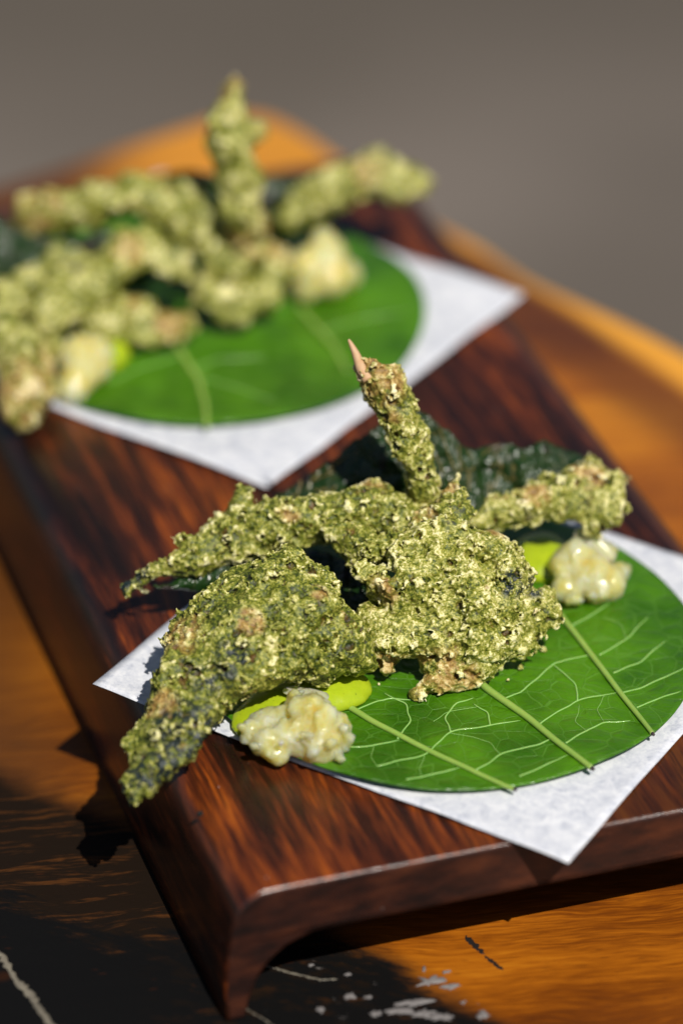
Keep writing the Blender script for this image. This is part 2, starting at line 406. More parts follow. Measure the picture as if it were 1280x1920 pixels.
def sauce_mat():
    m = NT('yellow_green_sauce'); f = m.noise(None, 3, 4, .6); sp = m.step(m.noise(None, 14, 3, .7), .66, .70)
    col = m.mix(f, (.27, .38, .010), (.46, .55, .020))
    col = m.mix(m.math('MULTIPLY', sp, .7), col, (.05, .09, .005))
    return m.set(color=col, rough=.22, spec=.55, sss=.5, sss_r=(1.0, .9, .2), sss_s=.0015, normal=m.bump(m.noise(None, 6, 4, .6), .35, .03))

def plain(name, c, rough=.5, c2=None, sc_=4.0):
    m = NT(name); n = m.noise(None, sc_, 4, .6)
    return m.set(color=m.mix(n, c, c2 or tuple(x*.55 for x in c)), rough=rough, normal=m.bump(n, .5, .02))

MAT = dict(board=board_wood(), table=table_wood(), floor=floor_mat(), paper=paper_mat(), leaf=leaf_mat(), dark=leaf_mat('crisp_dark_leaf', True),
           rib=rib_mat('leaf_rib', (.20, .36, .05), (.33, .46, .10)), vein=rib_mat('leaf_vein', (.20, .42, .08), (.34, .55, .18), .13),
           batter=batter_mat(), jelly=jelly_mat(), sauce=sauce_mat(), stick=plain('toasted_stick', (.50, .25, .10), .6, (.62, .45, .28), 8),
           thread=plain('dry_thread', (.30, .22, .06), .4), tipd=plain('rib_cut_end', (.05, .03, .035), .6),
           slab=plain('clear_green_jelly', (.62, .72, .42), .15), flake=plain('grey_flake', (.24, .22, .21), .7, (.10, .09, .09), 5),
           crack=plain('dark_crack', (.006, .003, .002), .7), nori=plain('nori_bit', (.012, .022, .02), .3))
MAT['thread_pale'] = plain('pale_seam', (.26, .23, .17), .6, (.06, .05, .04), 3)

# ------------------------------------------------------------------ floor and table
def grid_plane(name, x0, x1, y0, y1, z, n, mat):
    xs = np.linspace(x0, x1, n); ys = np.linspace(y0, y1, n)
    V = [(x, y, z) for y in ys for x in xs]
    F = [(j*n+i, j*n+i+1, (j+1)*n+i+1, (j+1)*n+i) for j in range(n-1) for i in range(n-1)]
    return mesh_obj(name, V, F, mat)
tag(grid_plane('floor', -1500, 1500, -600, 3500, TZ-73, 30, MAT['floor']), kind='structure')

def table():
    root = empty('wooden_table', (0, 0, TZ))
    tag(root, 'polished amber live edge wooden table with a black charred corner under the serving board', 'table')
    out = [(-60, -45), (62, -45), (58, -34), (40, -14), (26, -4), (20, 2.6), (14, 8.3), (9.2, 13.2), (5.6, 16.9), (2.6, 20.0), (.0, 23.0), (-2.2, 26.0), (-3.6, 28.3), (-4.9, 29.0), (-6.8, 27.7),
           (-11.0, 24.4), (-16, 21.5), (-24, 15), (-36, 6), (-50, -4)]
    P = []
    for i in range(len(out)):
        p0, p1, p2, p3 = [np.array(out[(i+k) % len(out)], float) for k in (-1, 0, 1, 2)]
        for t in np.linspace(0, 1, 8, endpoint=False):
            q = .5*((2*p1)+(-p0+p2)*t+(2*p0-5*p1+4*p2-p3)*t*t+(-p0+3*p1-3*p2+p3)*t**3)
            nz = mnoise.noise(Vector((q[0]*.3, q[1]*.3, 1)))*.2
            P.append(q+np.array([nz, nz*.6]))
    P = np.array(P); n = len(P); cen = P.mean(0)
    rings = [(0.0, 0), (.25, -.06), (.45, -.25), (.55, -.6), (.35, -2.0), (.0, -3.2), (-.8, -4.2)]
    tan_ = np.roll(P, -1, 0)-np.roll(P, 1, 0); nor = np.stack([tan_[:, 1], -tan_[:, 0]], 1); nor /= np.linalg.norm(nor, axis=1)[:, None]
    V = []; F = []
    for off, dz in rings:
        for q, m_ in zip(P, nor): V.append((*(q+m_*off), TZ+dz))
    for r in range(len(rings)-1):
        for i in range(n):
            j = (i+1) % n; F.append((r*n+i, (r+1)*n+i, (r+1)*n+j, r*n+j))
    F.append(tuple(range(n))); F.append(tuple((len(rings)-1)*n+i for i in reversed(range(n))))
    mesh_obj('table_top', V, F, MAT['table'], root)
    for (x, y) in ((-30, -30), (34, -30), (-5, 12)):
        V = []; F = []
        for k, (zz, r_) in enumerate(((TZ-4.1, 3.2), (TZ-30, 2.6), (TZ-72.9, 2.2))):
            for a in range(16): V.append((x+r_*math.cos(a*math.pi/8), y+r_*math.sin(a*math.pi/8), zz))
        for k in range(2):
            for a in range(16): F.append((k*16+a, (k+1)*16+a, (k+1)*16+(a+1) % 16, k*16+(a+1) % 16))
        F.append(tuple(range(16))[::-1]); F.append(tuple(range(32, 48)))
        mesh_obj('leg', V, F, MAT['table'], root)
    return root
TABLE = table()

def ribbon(name, pts, wid, mat, parent, lift=.02, thick=.03, rag=.5, seed=0):
    """thin raised ragged strip lying on the table"""
    rnd = random.Random(seed); P = []
    for a, b in zip(pts[:-1], pts[1:]):
        for t in np.linspace(0, 1, 8, endpoint=False): P.append(np.array(a)*(1-t)+np.array(b)*t)
    P.append(np.array(pts[-1])); V = []; F = []
    for i, q in enumerate(P):
        d = P[min(i+1, len(P)-1)]-P[max(i-1, 0)]; nn = np.array([-d[1], d[0]]); nn = nn/np.linalg.norm(nn)
        ww = wid*(1+rag*rnd.uniform(-1, 1))*min(1, .25+i/3, .25+(len(P)-1-i)/3)
        q = q+nn*wid*rag*rnd.uniform(-.8, .8)
        for s_, z_ in ((-1, .004), (-.5, thick), (.5, thick*.9), (1, .004)):
            V.append((*(q+nn*ww*s_), TZ+lift*0+z_))
    for i in range(len(P)-1):
        for k in range(3): F.append((i*4+k, i*4+4+k, i*4+5+k, i*4+1+k))
    return mesh_obj(name, V, F, mat, parent)
def T(px, py): return at(px, py, TZ)[:2]
ribbon('pale_seam', [T(-30, 1770), T(5, 1795), T(30, 1838), T(58, 1868), T(78, 1900), T(120, 1950)], .065, MAT['thread_pale'], TABLE, seed=1)
ribbon('crack', [T(872, 1756), T(892, 1776), T(908, 1790)], .055, MAT['crack'], TABLE, seed=2, thick=.012)
ribbon('crack', [T(908, 1793), T(925, 1806), T(942, 1820)], .035, MAT['crack'], TABLE, seed=3, thick=.012)
ribbon('pale_seam', [T(498, 1812), T(520, 1818), T(548, 1826), T(566, 1830), T(600, 1838), T(632, 1838)], .018, MAT['thread_pale'], TABLE, seed=4, rag=.9, thick=.015)
ribbon('pale_seam', [T(452, 1886), T(470, 1898), T(490, 1910), T(515, 1926)], .012, MAT['thread_pale'], TABLE, seed=5, rag=.9, thick=.012)
def flake(px, py, w_, h_, seed, thick=.035):
    rnd = random.Random(seed); c = T(px, py); n = 30; V = [(*c, TZ+thick*1.1)]; F = []; w_ *= 1.25
    for rr, z_ in ((.55, thick), (.9, thick*.8), (1.0, .004)):
        rnd2 = random.Random(seed)
        for i in range(n):
            a = i*2*math.pi/n; r_ = rr*(.72+.75*mnoise.noise(Vector((math.cos(a)*1.4, math.sin(a)*1.4, seed*3.1)))+.30*rnd2.uniform(-1, 1))
            V.append((c[0]+w_*r_*math.cos(a), c[1]+h_*r_*math.sin(a)+.15*w_*r_*math.cos(a), TZ+z_*rnd.uniform(.6, 1.2) if z_ > .01 else TZ+z_))
    for i in range(n):
        j = (i+1) % n; F.append((0, 1+i, 1+j))
        for k in range(2): F.append((1+k*n+i, 1+(k+1)*n+i, 1+(k+1)*n+j, 1+k*n+j))
    return mesh_obj('flake', V, F, MAT['flake'], TABLE)
for i, (px, py, w_, h_) in enumerate([(805, 1842, .26, .20), (836, 1824, .08, .05), (845, 1851, .14, .08), (772, 1882, .26, .12), (748, 1899, .20, .14), (795, 1902, .22, .12), (832, 1908, .18, .12), (655, 1870, .09, .10),
                                       (690, 1872, .08, .06), (652, 1829, .06, .05), (905, 1905, .10, .14), (705, 1902, .10, .10), (795, 1818, .04, .09), (600, 1895, .07, .09), (868, 1882, .05, .04), (583, 1812, .05, .04)]):
    flake(px, py, w_, h_, 20+i)

# ------------------------------------------------------------------ serving board (one arched piece of wood)
def board():
    # profile (x across, z) : outside right foot -> top -> left foot, then inside back
    def arc(cx, cz, rx, rz, a0, a1, n): return [(cx+rx*math.cos(math.radians(a)), cz+rz*math.sin(math.radians(a))) for a in np.linspace(a0, a1, n)]
    right = [(6.44, TZ+.02), (6.44, -2.3), (6.42, -1.6), (6.37, -1.1)]+arc(5.57, -.85, .78, .85, 5, 90, 10)
    left = [(-x, z) for x, z in reversed(right)]
    inner = [(-6.02, TZ), (-5.95, -2.45), (-5.80, -2.0), (-5.58, -1.66), (-5.25, -1.38), (-4.8, -1.2), (-4.2, -1.12)]
    prof = right[:-1]+[(5.2, 0)]+[(x, 0) for x in np.linspace(4.2, -4.2, 9)]+[(-5.2, 0)]+left[1:]+[(-6.44, TZ)][:0]+[(-6.35, TZ)]+inner
    prof += [(x, -1.12) for x in np.linspace(-3, 3, 5)]+[(-x, z) for x, z in reversed(inner)]+[(6.35, TZ)]
    pr = np.array(prof); n = len(pr)
    # inset normals for the eased end edges
    tg = np.roll(pr, -1, 0)-np.roll(pr, 1, 0); nr = np.stack([tg[:, 1], -tg[:, 0]], 1); nr /= np.maximum(np.linalg.norm(nr, axis=1)[:, None], 1e-6)
    if ((pr+nr*.01)[:, 1][n//4]-pr[n//4, 1]) < 0: nr = -nr
    y0, y1 = -6.32, 20.5; b = .10
    st = [(y0, b), (y0+b*.13, b*.5), (y0+b*.45, b*.15), (y0+b, 0)]+[(y, 0) for y in np.linspace(y0+1, y1-1, 24)]+[(y1-b, 0), (y1-.022, b*.38), (y1, b)]
    V = []; F = []
    for y, ins in st:
        for (x, z), q in zip(pr, nr):
            xx, zz = x-q[0]*ins, z-q[1]*ins
            V.append(bf(xx, y, max(zz, TZ)))
    for k in range(len(st)-1):
        for i in range(n):
            j = (i+1) % n; F.append((k*n+i, (k+1)*n+i, (k+1)*n+j, k*n+j))
    # end faces: triangulate between the outer and inner outline
    bm = bmesh.new(); vs = [bm.verts.new(tuple(np.array(v)*S)) for v in V]
    for f in F: bm.faces.new([vs[i] for i in f])
    from mathutils.geometry import tessellate_polygon
    for t in tessellate_polygon([[Vector((x, z, 0)) for x, z in pr]]):
        bm.faces.new([vs[i] for i in t]); bm.faces.new([vs[(len(st)-1)*n+i] for i in reversed(t)])
    bmesh.ops.recalc_face_normals(bm, faces=bm.faces)
    me = bpy.data.meshes.new('serving_board'); bm.to_mesh(me); bm.free()
    for p_ in me.polygons: p_.use_smooth = abs(p_.normal.dot(Vector(BL))) < .97
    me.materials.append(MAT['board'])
    o = bpy.data.objects.new('serving_board', me); C.objects.link(o)
    return tag(o, 'long dark red rosewood serving board with curved legs standing on the amber table', 'serving board')
board()

# ------------------------------------------------------------------ papers
def paper(name, cx, cy, ang, side, label, seed, droop):
    n = 60; V = []; F = []; ca, sa = math.cos(ang+math.pi/4), math.sin(ang+math.pi/4); th = .012
    for layer in (0, 1):
        for j in range(n+1):
            for i in range(n+1):
                u, v_ = (i/n-.5)*side, (j/n-.5)*side
                x, y = cx+u*ca-v_*sa, cy+u*sa+v_*ca
                z = .035+.02*(1+mnoise.noise(Vector((x*.35, y*.35, seed))))+.008*mnoise.noise(Vector((x*1.5, y*1.5, seed)))
                z += droop(x, y)+.10*min(1, max(0, math.hypot(x-cx, y-cy)-4.7)/1.2)*(.5+mnoise.noise(Vector((x*.5, y*.5, seed+4))))
                V.append((x, y, z-(th if layer else 0)))
    N = (n+1)**2
    for j in range(n):
        for i in range(n):
            a = j*(n+1)+i; F.append((a, a+1, a+n+2, a+n+1)); F.append((N+a, N+a+n+1, N+a+n+2, N+a+1))
    for k in range(n):
        for a, b in ((k, k+1), ((k+1)*(n+1)+n-(n+1), (k+1)*(n+1)+n), (n*(n+1)+k+1, n*(n+1)+k), ((k+1)*(n+1), k*(n+1))):
            F.append((a, N+a, N+b, b))
    return tag(mesh_obj(name, V, F, MAT['paper']), label, 'paper', 'square papers under the leaves')
ax, ay = -math.sin(BA), math.cos(BA)
def near_droop(x, y):
    Y = x*ax+y*ay; X = x*ay-y*ax
    e = max(0, -6.0-Y); z = -.06*e
    r = max(0, 4.5-math.hypot(x-6.5, y-1.2)); z += 0
    z += .05*max(0, (abs(X)-5.8))
    return z
paper('parchment_paper', .282, .115, .268, 10.30, 'white paper square at the front, one corner hanging over the board edge', 3, near_droop)
paper('parchment_paper', -5.139, 12.732, .208, 10.30, 'blurred white paper square at the back of the board', 8, lambda x, y: 0)

# ------------------------------------------------------------------ leaves
def tube(name, pts, rad, mat, parent, seg=8, flat=1.0, sub=8, kind=None, wob=0.0, seed=0):
    """one or several polylines (cm) as round tubes in one mesh"""
    if not isinstance(pts[0], list): pts = [pts]; rad = [rad]
    V = []; F = []; rnd = random.Random(seed)
    for line, rr in zip(pts, rad):
        L = [np.array(p, float) for p in line]; P = []; R = []
        if not hasattr(rr, '__len__'): rr = [rr]*len(L)
        for i in range(len(L)-1):
            p0, p1, p2, p3 = L[max(i-1, 0)], L[i], L[i+1], L[min(i+2, len(L)-1)]
            for t in np.linspace(0, 1, sub, endpoint=False):
                P.append(.5*((2*p1)+(-p0+p2)*t+(2*p0-5*p1+4*p2-p3)*t*t+(-p0+3*p1-3*p2+p3)*t**3)); R.append(rr[i]*(1-t)+rr[i+1]*t)
        P.append(L[-1]); R.append(rr[-1]); base = len(V)
        if wob: P = [p+np.array([mnoise.noise(Vector((p[0]*2.3, p[1]*2.3, seed+k)))*wob for k in (0, 7, 13)])*np.array([1, 1, .3 if flat < 1 else 1]) for p in P]
        for i, q in enumerate(P):
            d = P[min(i+1, len(P)-1)]-P[max(i-1, 0)]; d = d/max(np.linalg.norm(d), 1e-6)
            ref = np.array([0, 0, 1.0]) if abs(d[2]) < .9 else np.array([0, 1.0, 0])
            s_ = np.cross(d, ref); s_ /= np.linalg.norm(s_); u_ = np.cross(s_, d)
            for k in range(seg):
                a = 2*math.pi*k/seg; V.append(q+R[i]*(math.cos(a)*s_+flat*math.sin(a)*u_))
        m_ = len(P)
        for i in range(m_-1):
            for k in range(seg):
                F.append((base+i*seg+k, base+i*seg+(k+1) % seg, base+(i+1)*seg+(k+1) % seg, base+(i+1)*seg+k))
        F.append(tuple(base+k for k in reversed(range(seg)))); F.append(tuple(base+(m_-1)*seg+k for k in range(seg)))
    o = mesh_obj(name, V, F, mat, parent)
    if kind: o['kind'] = kind
    return o

def leaf_z(x, y, cx, cy, seed):
    r = math.hypot(x-cx, y-cy)/5.0
    z = LZ+.02+.065*mnoise.noise(Vector((x*.45, y*.45, seed)))+.018*mnoise.noise(Vector((x*1.4, y*1.4, seed)))
    a = math.atan2(y-cy, x-cx)
    z += .11*max(0, r-.55)**2/.2*(.6+.8*mnoise.noise(Vector((math.cos(a)*1.2, math.sin(a)*1.2, seed+5))))
    return z
def leaf(cx, cy, label, seed, ribs, veins):
    root = empty('leaf_disc', (cx, cy, LZ)); tag(root, label, 'leaf', 'round cut leaves')
    nr_, na = 46, 180; V = []; F = []
    for layer in (0, 1):
        V.append((cx, cy, leaf_z(cx, cy, cx, cy, seed)-layer*.02))
        for i in range(1, nr_+1):
            for k in range(na):
                a = 2*math.pi*k/na; R = 5.0*(1+.006*math.sin(3*a+seed)+.004*math.sin(7*a))
                r = R*i/nr_; x, y = cx+r*math.cos(a), cy+r*math.sin(a)
                z = leaf_z(x, y, cx, cy, seed)
                for (line, w_) in ribs:              # the blade sinks a little beside each rib
                    pass
                V.append((x, y, z-layer*.022))
    N = 1+nr_*na
    for k in range(na):
        k2 = (k+1) % na; F.append((0, 1+k, 1+k2)); F.append((N, N+1+k2, N+1+k))
        for i in range(nr_-1):
            a, b, c_, d = 1+i*na+k, 1+i*na+k2, 1+(i+1)*na+k2, 1+(i+1)*na+k
            F.append((a, d, c_, b)); F.append((N+a, N+b, N+c_, N+d))
        a, b = 1+(nr_-1)*na+k, 1+(nr_-1)*na+k2; F.append((a, N+a, N+b, b))
    mesh_obj('blade', V, F, MAT['leaf'], root)
    def on(px, py, dz):
        p = at(px, py, LZ+.03); return np.array([p[0], p[1], leaf_z(p[0], p[1], cx, cy, seed)+dz])
    def dens(line, dz):
        out = []
        for a, b in zip(line[:-1], line[1:]):
            for t in (0, .5): out.append(on(a[0]*(1-t)+b[0]*t, a[1]*(1-t)+b[1]*t, dz))
        out.append(on(*line[-1], dz)); return out
    for line, w_ in ribs:
        pts = dens(line, w_*.55); rads = list(np.linspace(w_*1.1, w_*.72, len(pts)))
        rb = tube('rib', pts, rads, MAT['rib'], root, seg=10, flat=.9)
        if seed == 1: 
            e = pts[-1]; d = (pts[-1]-pts[-2]); d /= np.linalg.norm(d)
            tube('cut_end', [e-d*.02, e+d*.06], [w_*.62, w_*.45], MAT['tipd'], root, seg=10)
    veins = [[q for q in l if math.hypot(*(at(*q, LZ)[:2]-np.array([cx, cy]))) < 4.86] for l in veins]; veins = [l for l in veins if len(l) > 1]
    if veins: tube('veins', [dens(l, .011) for l in veins], [([.020]+[.018]*(2*len(l)-3)+[.006]) if i < 18 else [.0065]*(2*len(l)-1) for i, l in enumerate(veins)], MAT['vein'], root, seg=6, flat=.7, sub=4, kind='stuff', wob=.035, seed=seed)
    return root
z4 = lambda L: [(600+x/1.882, 980+y/1.882) for x, y in L]
near_ribs = [([(655, 1328), (700, 1356), (780, 1398), (870, 1443), (940, 1478), (962, 1488)], .062),
             ([(880, 1262), (915, 1296), (990, 1350), (1050, 1402), (1108, 1450)], .078),
             ([(1025, 1120), (1050, 1155), (1105, 1225), (1160, 1298), (1195, 1345), (1222, 1385)], .066)]
near_veins = [z4(l) for l in [
    [(150, 945), (300, 920), (430, 890), (490, 870)], [(0, 850), (100, 805), (190, 790), (280, 768)], [(30, 895), (200, 870), (370, 820), (460, 740), (600, 715), (705, 700)],
    [(495, 968), (600, 930)], [(550, 880), (640, 820), (760, 790), (820, 762)], [(660, 945), (700, 900), (740, 885), (870, 830)], [(770, 715), (840, 665), (910, 625), (1050, 598)],
    [(640, 625), (720, 590), (820, 500), (880, 480), (965, 462)], [(985, 465), (1080, 410), (1160, 330), (1250, 265)], [(1035, 528), (1130, 490), (1220, 420), (1300, 385)],
    [(1055, 602), (1140, 580), (1300, 515)], [(1115, 655), (1190, 630), (1270, 602)], [(865, 785), (940, 740), (1000, 708), (1095, 704)], [(890, 365), (960, 320), (1020, 285)],
    [(960, 868), (1020, 830), (1070, 808)], [(1165, 712), (1290, 688)], [(770, 945), (850, 920), (900, 895)], [(120, 665), (200, 630), (250, 618), (330, 628)],
    [(270, 765), (320, 700), (300, 640), (230, 600)], [(460, 740), (440, 690), (480, 640), (540, 620)], [(910, 625), (900, 570), (860, 530), (820, 500)],
    [(600, 715), (590, 670), (540, 640)], [(370, 820), (350, 870), (360, 905)], [(640, 820), (600, 780), (540, 760), (460, 745)], [(1000, 708), (980, 660), (1000, 610)],
    [(940, 740), (900, 700), (915, 640)], [(1080, 410), (1060, 360), (1000, 330)], [(200, 870), (180, 830), (190, 790)], [(560, 650), (450, 670), (400, 700)]]]
leaf(0, 0, 'round cut green leaf in sharp focus on the front paper, with three pale ribs', 1, near_ribs, near_veins)
far_ribs = [([(325, 640), (345, 672), (372, 712), (384, 760), (388, 808)], .075), ([(560, 575), (590, 610), (625, 650), (650, 700)], .06)]
far_veins = [[(376, 706), (440, 725), (520, 758), (580, 785)], [(360, 690), (420, 672), (500, 668)], [(600, 620), (680, 600), (760, 590)], [(340, 665), (260, 690), (200, 720)]]
leaf(-5.271, 12.935, 'out of focus round green leaf on the back paper', 6, far_ribs, far_veins)

# ------------------------------------------------------------------ foamy fritters
def sdf_field(P, chains, blobs, k=.22):
    d = np.full(len(P), 9.0, np.float32)
    for ch in chains:
        for (a, ra), (b, rb) in zip(ch[:-1], ch[1:]):
            ab = b-a; t = np.clip(((P-a)@ab)/max(ab@ab, 1e-9), 0, 1)
            q = np.sqrt(((P-(a+t[:, None]*ab))**2).sum(1))-(ra+(rb-ra)*t)
            d = smin(d, q, k)
    for c, r in blobs: d = smin(d, np.sqrt(((P-c)**2).sum(1))-r, k)
    return d
def fritter(label, cat_group, pale=0.0, kk=.13, chains=(), blobs=(), h=.027, seed=1, tan=(), nori=(), lump=.13, coarse=False, floor_z=None, name='crispy_fritter', sub=True, spikes=()):
    conv = lambda L: [(at(x, y, z), r) for x, y, z, r in L]
    chains = [conv(c) for c in chains]; blobs = conv(blobs)
    al = [q for c in chains for q in c]+blobs
    lo_ = np.min([c-r for c, r in al], 0)-.32; hi = np.max([c+r for c, r in al], 0)+.32
    n = np.ceil((hi-lo_)/h).astype(int)+1
    # coarse pass to find the shell
    ks = 4; nc = np.ceil(n/ks).astype(int)+1
    G = np.stack(np.meshgrid(*[lo_[i]+np.arange(nc[i])*h*ks for i in range(3)], indexing='ij'), -1).reshape(-1, 3)
    dc = sdf_field(G, chains, blobs).reshape(nc)
    d = np.repeat(np.repeat(np.repeat(dc, ks, 0), ks, 1), ks, 2)[:n[0], :n[1], :n[2]].copy()
    near = np.abs(d) < .42+h*ks
    d[~near & (d > 0)] = 1.0; d[~near & (d < 0)] = -1.0
    I = np.argwhere(near); P = lo_+I*h; P = P.astype(np.float64)
    W = np.stack([vnoise(P, 1.3, seed+j) for j in range(3)], 1)*lump*1.3
    b = sdf_field(P+W, chains, blobs, kk)
    b = b+lump*vnoise(P, 1.7, seed+11)+lump*.85*vnoise(P, 3.5, seed+12)
    m = np.abs(b) < .24
    Pm = P[m]; bm_ = b[m]
    e = bm_.copy()
    d[near] = b; gr = np.stack(np.gradient(d, h), -1)[near][m]; gr /= np.maximum(np.linalg.norm(gr, axis=1), .3)[:, None]
    lead = np.zeros(len(e))
    wq = Pm+np.stack([vnoise(Pm, 7, seed+20+j) for j in range(3)], 1)*.022
    th = max(.013, h*.52)
    for cell, r0, r1, pr_, top, s_ in ((.17, .045, .085, .85, .06, 31),) if coarse else ((.42, .09, .16, .30, .055, 83), (.225, .048, .115, .88, .085, 31), (.105, .026, .052, .95, .050, 47)):
        q, qa = bubbles(wq, cell, r0, r1, pr_, seed*7+s_, bm_, gr)
        shell = np.maximum(np.abs(qa)-th, bm_-top*(.7+.5*vnoise(Pm, 6, seed+s_)))
        e = smin(e, shell, .010)
        e = np.maximum(e, -(q+th*.6)*1.0)
        # keep cavities shallow
        e = np.minimum(e, bm_+.15)
    amp = .036 if not coarse else .045
    e = e+amp*vnoise(Pm, 9 if not coarse else 5, seed+60)+(amp*.7*vnoise(Pm, 21, seed+61) if not coarse else 0)
    b[m] = e
    d[near] = b
    base = np.full(d.shape, 0, np.float32); tmp = np.zeros(len(P), np.float32); tmp[m] = bm_; base[near] = tmp
    if floor_z is not None:
        zz = lo_[2]+np.arange(n[2])*h
        d = np.maximum(d, (floor_z-zz)[None, None, :])
    d[0], d[-1] = 1, 1; d[:, 0], d[:, -1] = 1, 1; d[:, :, 0], d[:, :, -1] = 1, 1
    V, Q = surface_nets(d, lo_, h)
    # drop tiny floating islands
    par = np.arange(len(V)); 
    for _ in range(60):
        old = par.copy(); mn = par[Q].min(1)
        for c_ in range(4): np.minimum.at(par, Q[:, c_], mn)
        par = par[par]
        if (par == old).all(): break
    cnt = np.bincount(par, minlength=len(V)); keepv = cnt[par] > max(400, .04*len(V))
    if keepv.any():
        Q = Q[keepv[Q].all(1)]; used = np.unique(Q); mp = np.full(len(V), -1); mp[used] = np.arange(len(used)); V = V[used]; Q = mp[Q]
    ii = np.clip(np.round((V-lo_)/h).astype(int), 0, np.array(d.shape)-1)
    pit = base[ii[:, 0], ii[:, 1], ii[:, 2]]
    def patch(spec):
        r = np.zeros(len(V))
        for x, y, z, rad in spec:
            c = at(x, y, z); q = 1-np.sqrt(((V-c)**2).sum(1))/rad; r = np.maximum(r, np.clip(q*2.5, 0, 1))
        return r
    root_c = V.mean(0)
    o = mesh_obj(name, V, Q, MAT['batter'], None, True, dict(pit=pit, tan=patch(tan), nori=patch(nori), pale=np.full(len(V), pale)))  # pale shifts a piece's whole colour, imitating stronger or weaker light on it
    tag(o, label, 'fritter', cat_group)
    return o

GN, GF = 'crispy green fritters piled on the front leaf', 'crispy green fritters piled on the back leaf'
# the curling sheet that reaches down to the board edge
fritter('broad green fritter curling down to the left board edge, dark seaweed at its tip', GN,
        chains=[[(245, 1490, .20, .13), (262, 1462, .32, .34), (292, 1418, .48, .46), (330, 1362, .72, .54), (365, 1300, 1.0, .60), (400, 1245, 1.3, .66), (455, 1190, 1.6, .68), (520, 1130, 1.9, .66), (570, 1105, 2.0, .60)],
                [(520, 1130, 1.9, .6), (595, 1160, 1.75, .58), (632, 1205, 1.35, .50), (664, 1240, 1.0, .32)],
                [(400, 1245, 1.3, .6), (460, 1235, 1.4, .62), (540, 1210, 1.5, .55), (610, 1235, 1.1, .38)],
                [(365, 1300, 1.0, .5), (425, 1280, 1.1, .52), (480, 1265, 1.1, .32)],
                [(345, 1220, 1.1, .42), (400, 1160, 1.6, .5), (470, 1095, 2.0, .48), (540, 1070, 2.2, .42), (600, 1090, 2.1, .34)]],
        seed=3, pale=-.045, kk=.07, tan=[(345, 1215, 1.4, .75), (310, 1330, 1.0, .45), (470, 1165, 2.2, .35), (600, 1120, 2.3, .3)],
        nori=[(265, 1470, .5, .75), (350, 1370, 1.0, .85), (400, 1270, 1.8, .75), (440, 1220, 2.0, .5), (300, 1440, .7, .7)], h=.027)
# the long arm
fritter('long thin green fritter arm pointing left above the broad curling one', GN,
        chains=[[(232, 1103, 1.05, .05), (262, 1088, 1.15, .13), (310, 1066, 1.35, .20), (365, 1036, 1.6, .29), (415, 1006, 1.8, .37), (470, 982, 2.0, .42), (540, 975, 2.15, .42), (610, 970, 2.2, .43), (680, 958, 2.25, .50), (740, 980, 2.2, .43), (800, 1005, 2.1, .34)],
                [(445, 975, 2.0, .36), (455, 935, 2.3, .20), (450, 925, 2.35, .12)], [(680, 955, 2.3, .5), (690, 925, 2.5, .26)]],
        seed=9, tan=[(690, 930, 2.5, .5), (540, 960, 2.6, .35), (640, 975, 2.7, .3), (330, 1050, 1.5, .3)], nori=[(250, 1095, 1.2, .5), (460, 925, 2.3, .3)], h=.027)
# upright stalk
stalk = fritter('slim upright green fritter stalk with a bare toasted stick at its top', GN,
        chains=[[(800, 985, 1.75, .30), (800, 950, 2.15, .33), (795, 905, 2.75, .33), (782, 860, 3.25, .345), (765, 815, 3.8, .36), (745, 772, 4.25, .37), (722, 730, 4.7, .35), (700, 700, 5.0, .28), (680, 684, 5.15, .15)],
                [(722, 725, 4.7, .25), (738, 698, 4.95, .14), (742, 692, 5.0, .08)], [(700, 700, 5.0, .2), (692, 672, 5.3, .10)]],
        seed=14, tan=[(705, 705, 5.1, .75), (735, 790, 4.4, .35), (800, 930, 2.4, .5), (700, 690, 5.3, .5)], nori=[(790, 870, 3.2, .3)], lump=.085, h=.026)
tube('toasted_stick', [at(690, 712, 5.0), at(675, 690, 5.15), at(668, 668, 5.3), at(658, 645, 5.5), at(654, 636, 5.58)], [.12, .11, .085, .045, .015], MAT['stick'], stalk, seg=12, sub=6, wob=.03)
# middle mass
fritter('thick rounded green fritter in the middle of the front pile, its foot toasted brown', GN,
        chains=[[(690, 1080, 1.95, .22), (720, 1105, 1.75, .34), (755, 1135, 1.6, .42), (805, 1128, 1.7, .46), (865, 1125, 1.75, .50), (930, 1125, 1.6, .50), (985, 1140, 1.3, .44), (1012, 1162, 1.1, .34)],
                [(775, 1065, 2.15, .36), (830, 1035, 2.3, .44), (890, 1035, 2.3, .46), (940, 1060, 2.05, .44), (965, 1085, 1.8, .34)],
                [(875, 1075, 2.0, .5), (925, 1090, 1.8, .45)],
                [(705, 1160, 1.35, .30), (722, 1205, .95, .34), (728, 1245, .6, .18)],
                [(765, 1190, 1.2, .38), (815, 1195, 1.2, .44), (870, 1192, 1.15, .46), (925, 1195, 1.0, .44), (970, 1205, .8, .30)],
                [(815, 1230, .7, .38), (850, 1258, .45, .34), (800, 1280, .35, .22), (783, 1298, .28, .10)], [(850, 1250, .5, .34), (900, 1258, .42, .28), (915, 1248, .5, .22)],
                [(845, 1000, 2.3, .32), (852, 945, 2.8, .24), (855, 905, 3.15, .15)]],
        seed=21, pale=.055, lump=.15, kk=.06, tan=[(830, 1270, .45, .85), (705, 1110, 2.0, .5), (850, 930, 2.9, .5), (730, 1240, .7, .5), (930, 1010, 2.5, .3)],
        nori=[(960, 1095, 2.1, .35), (1000, 1100, 1.8, .3), (850, 1090, 2.5, .3)], h=.027, floor_z=.18)
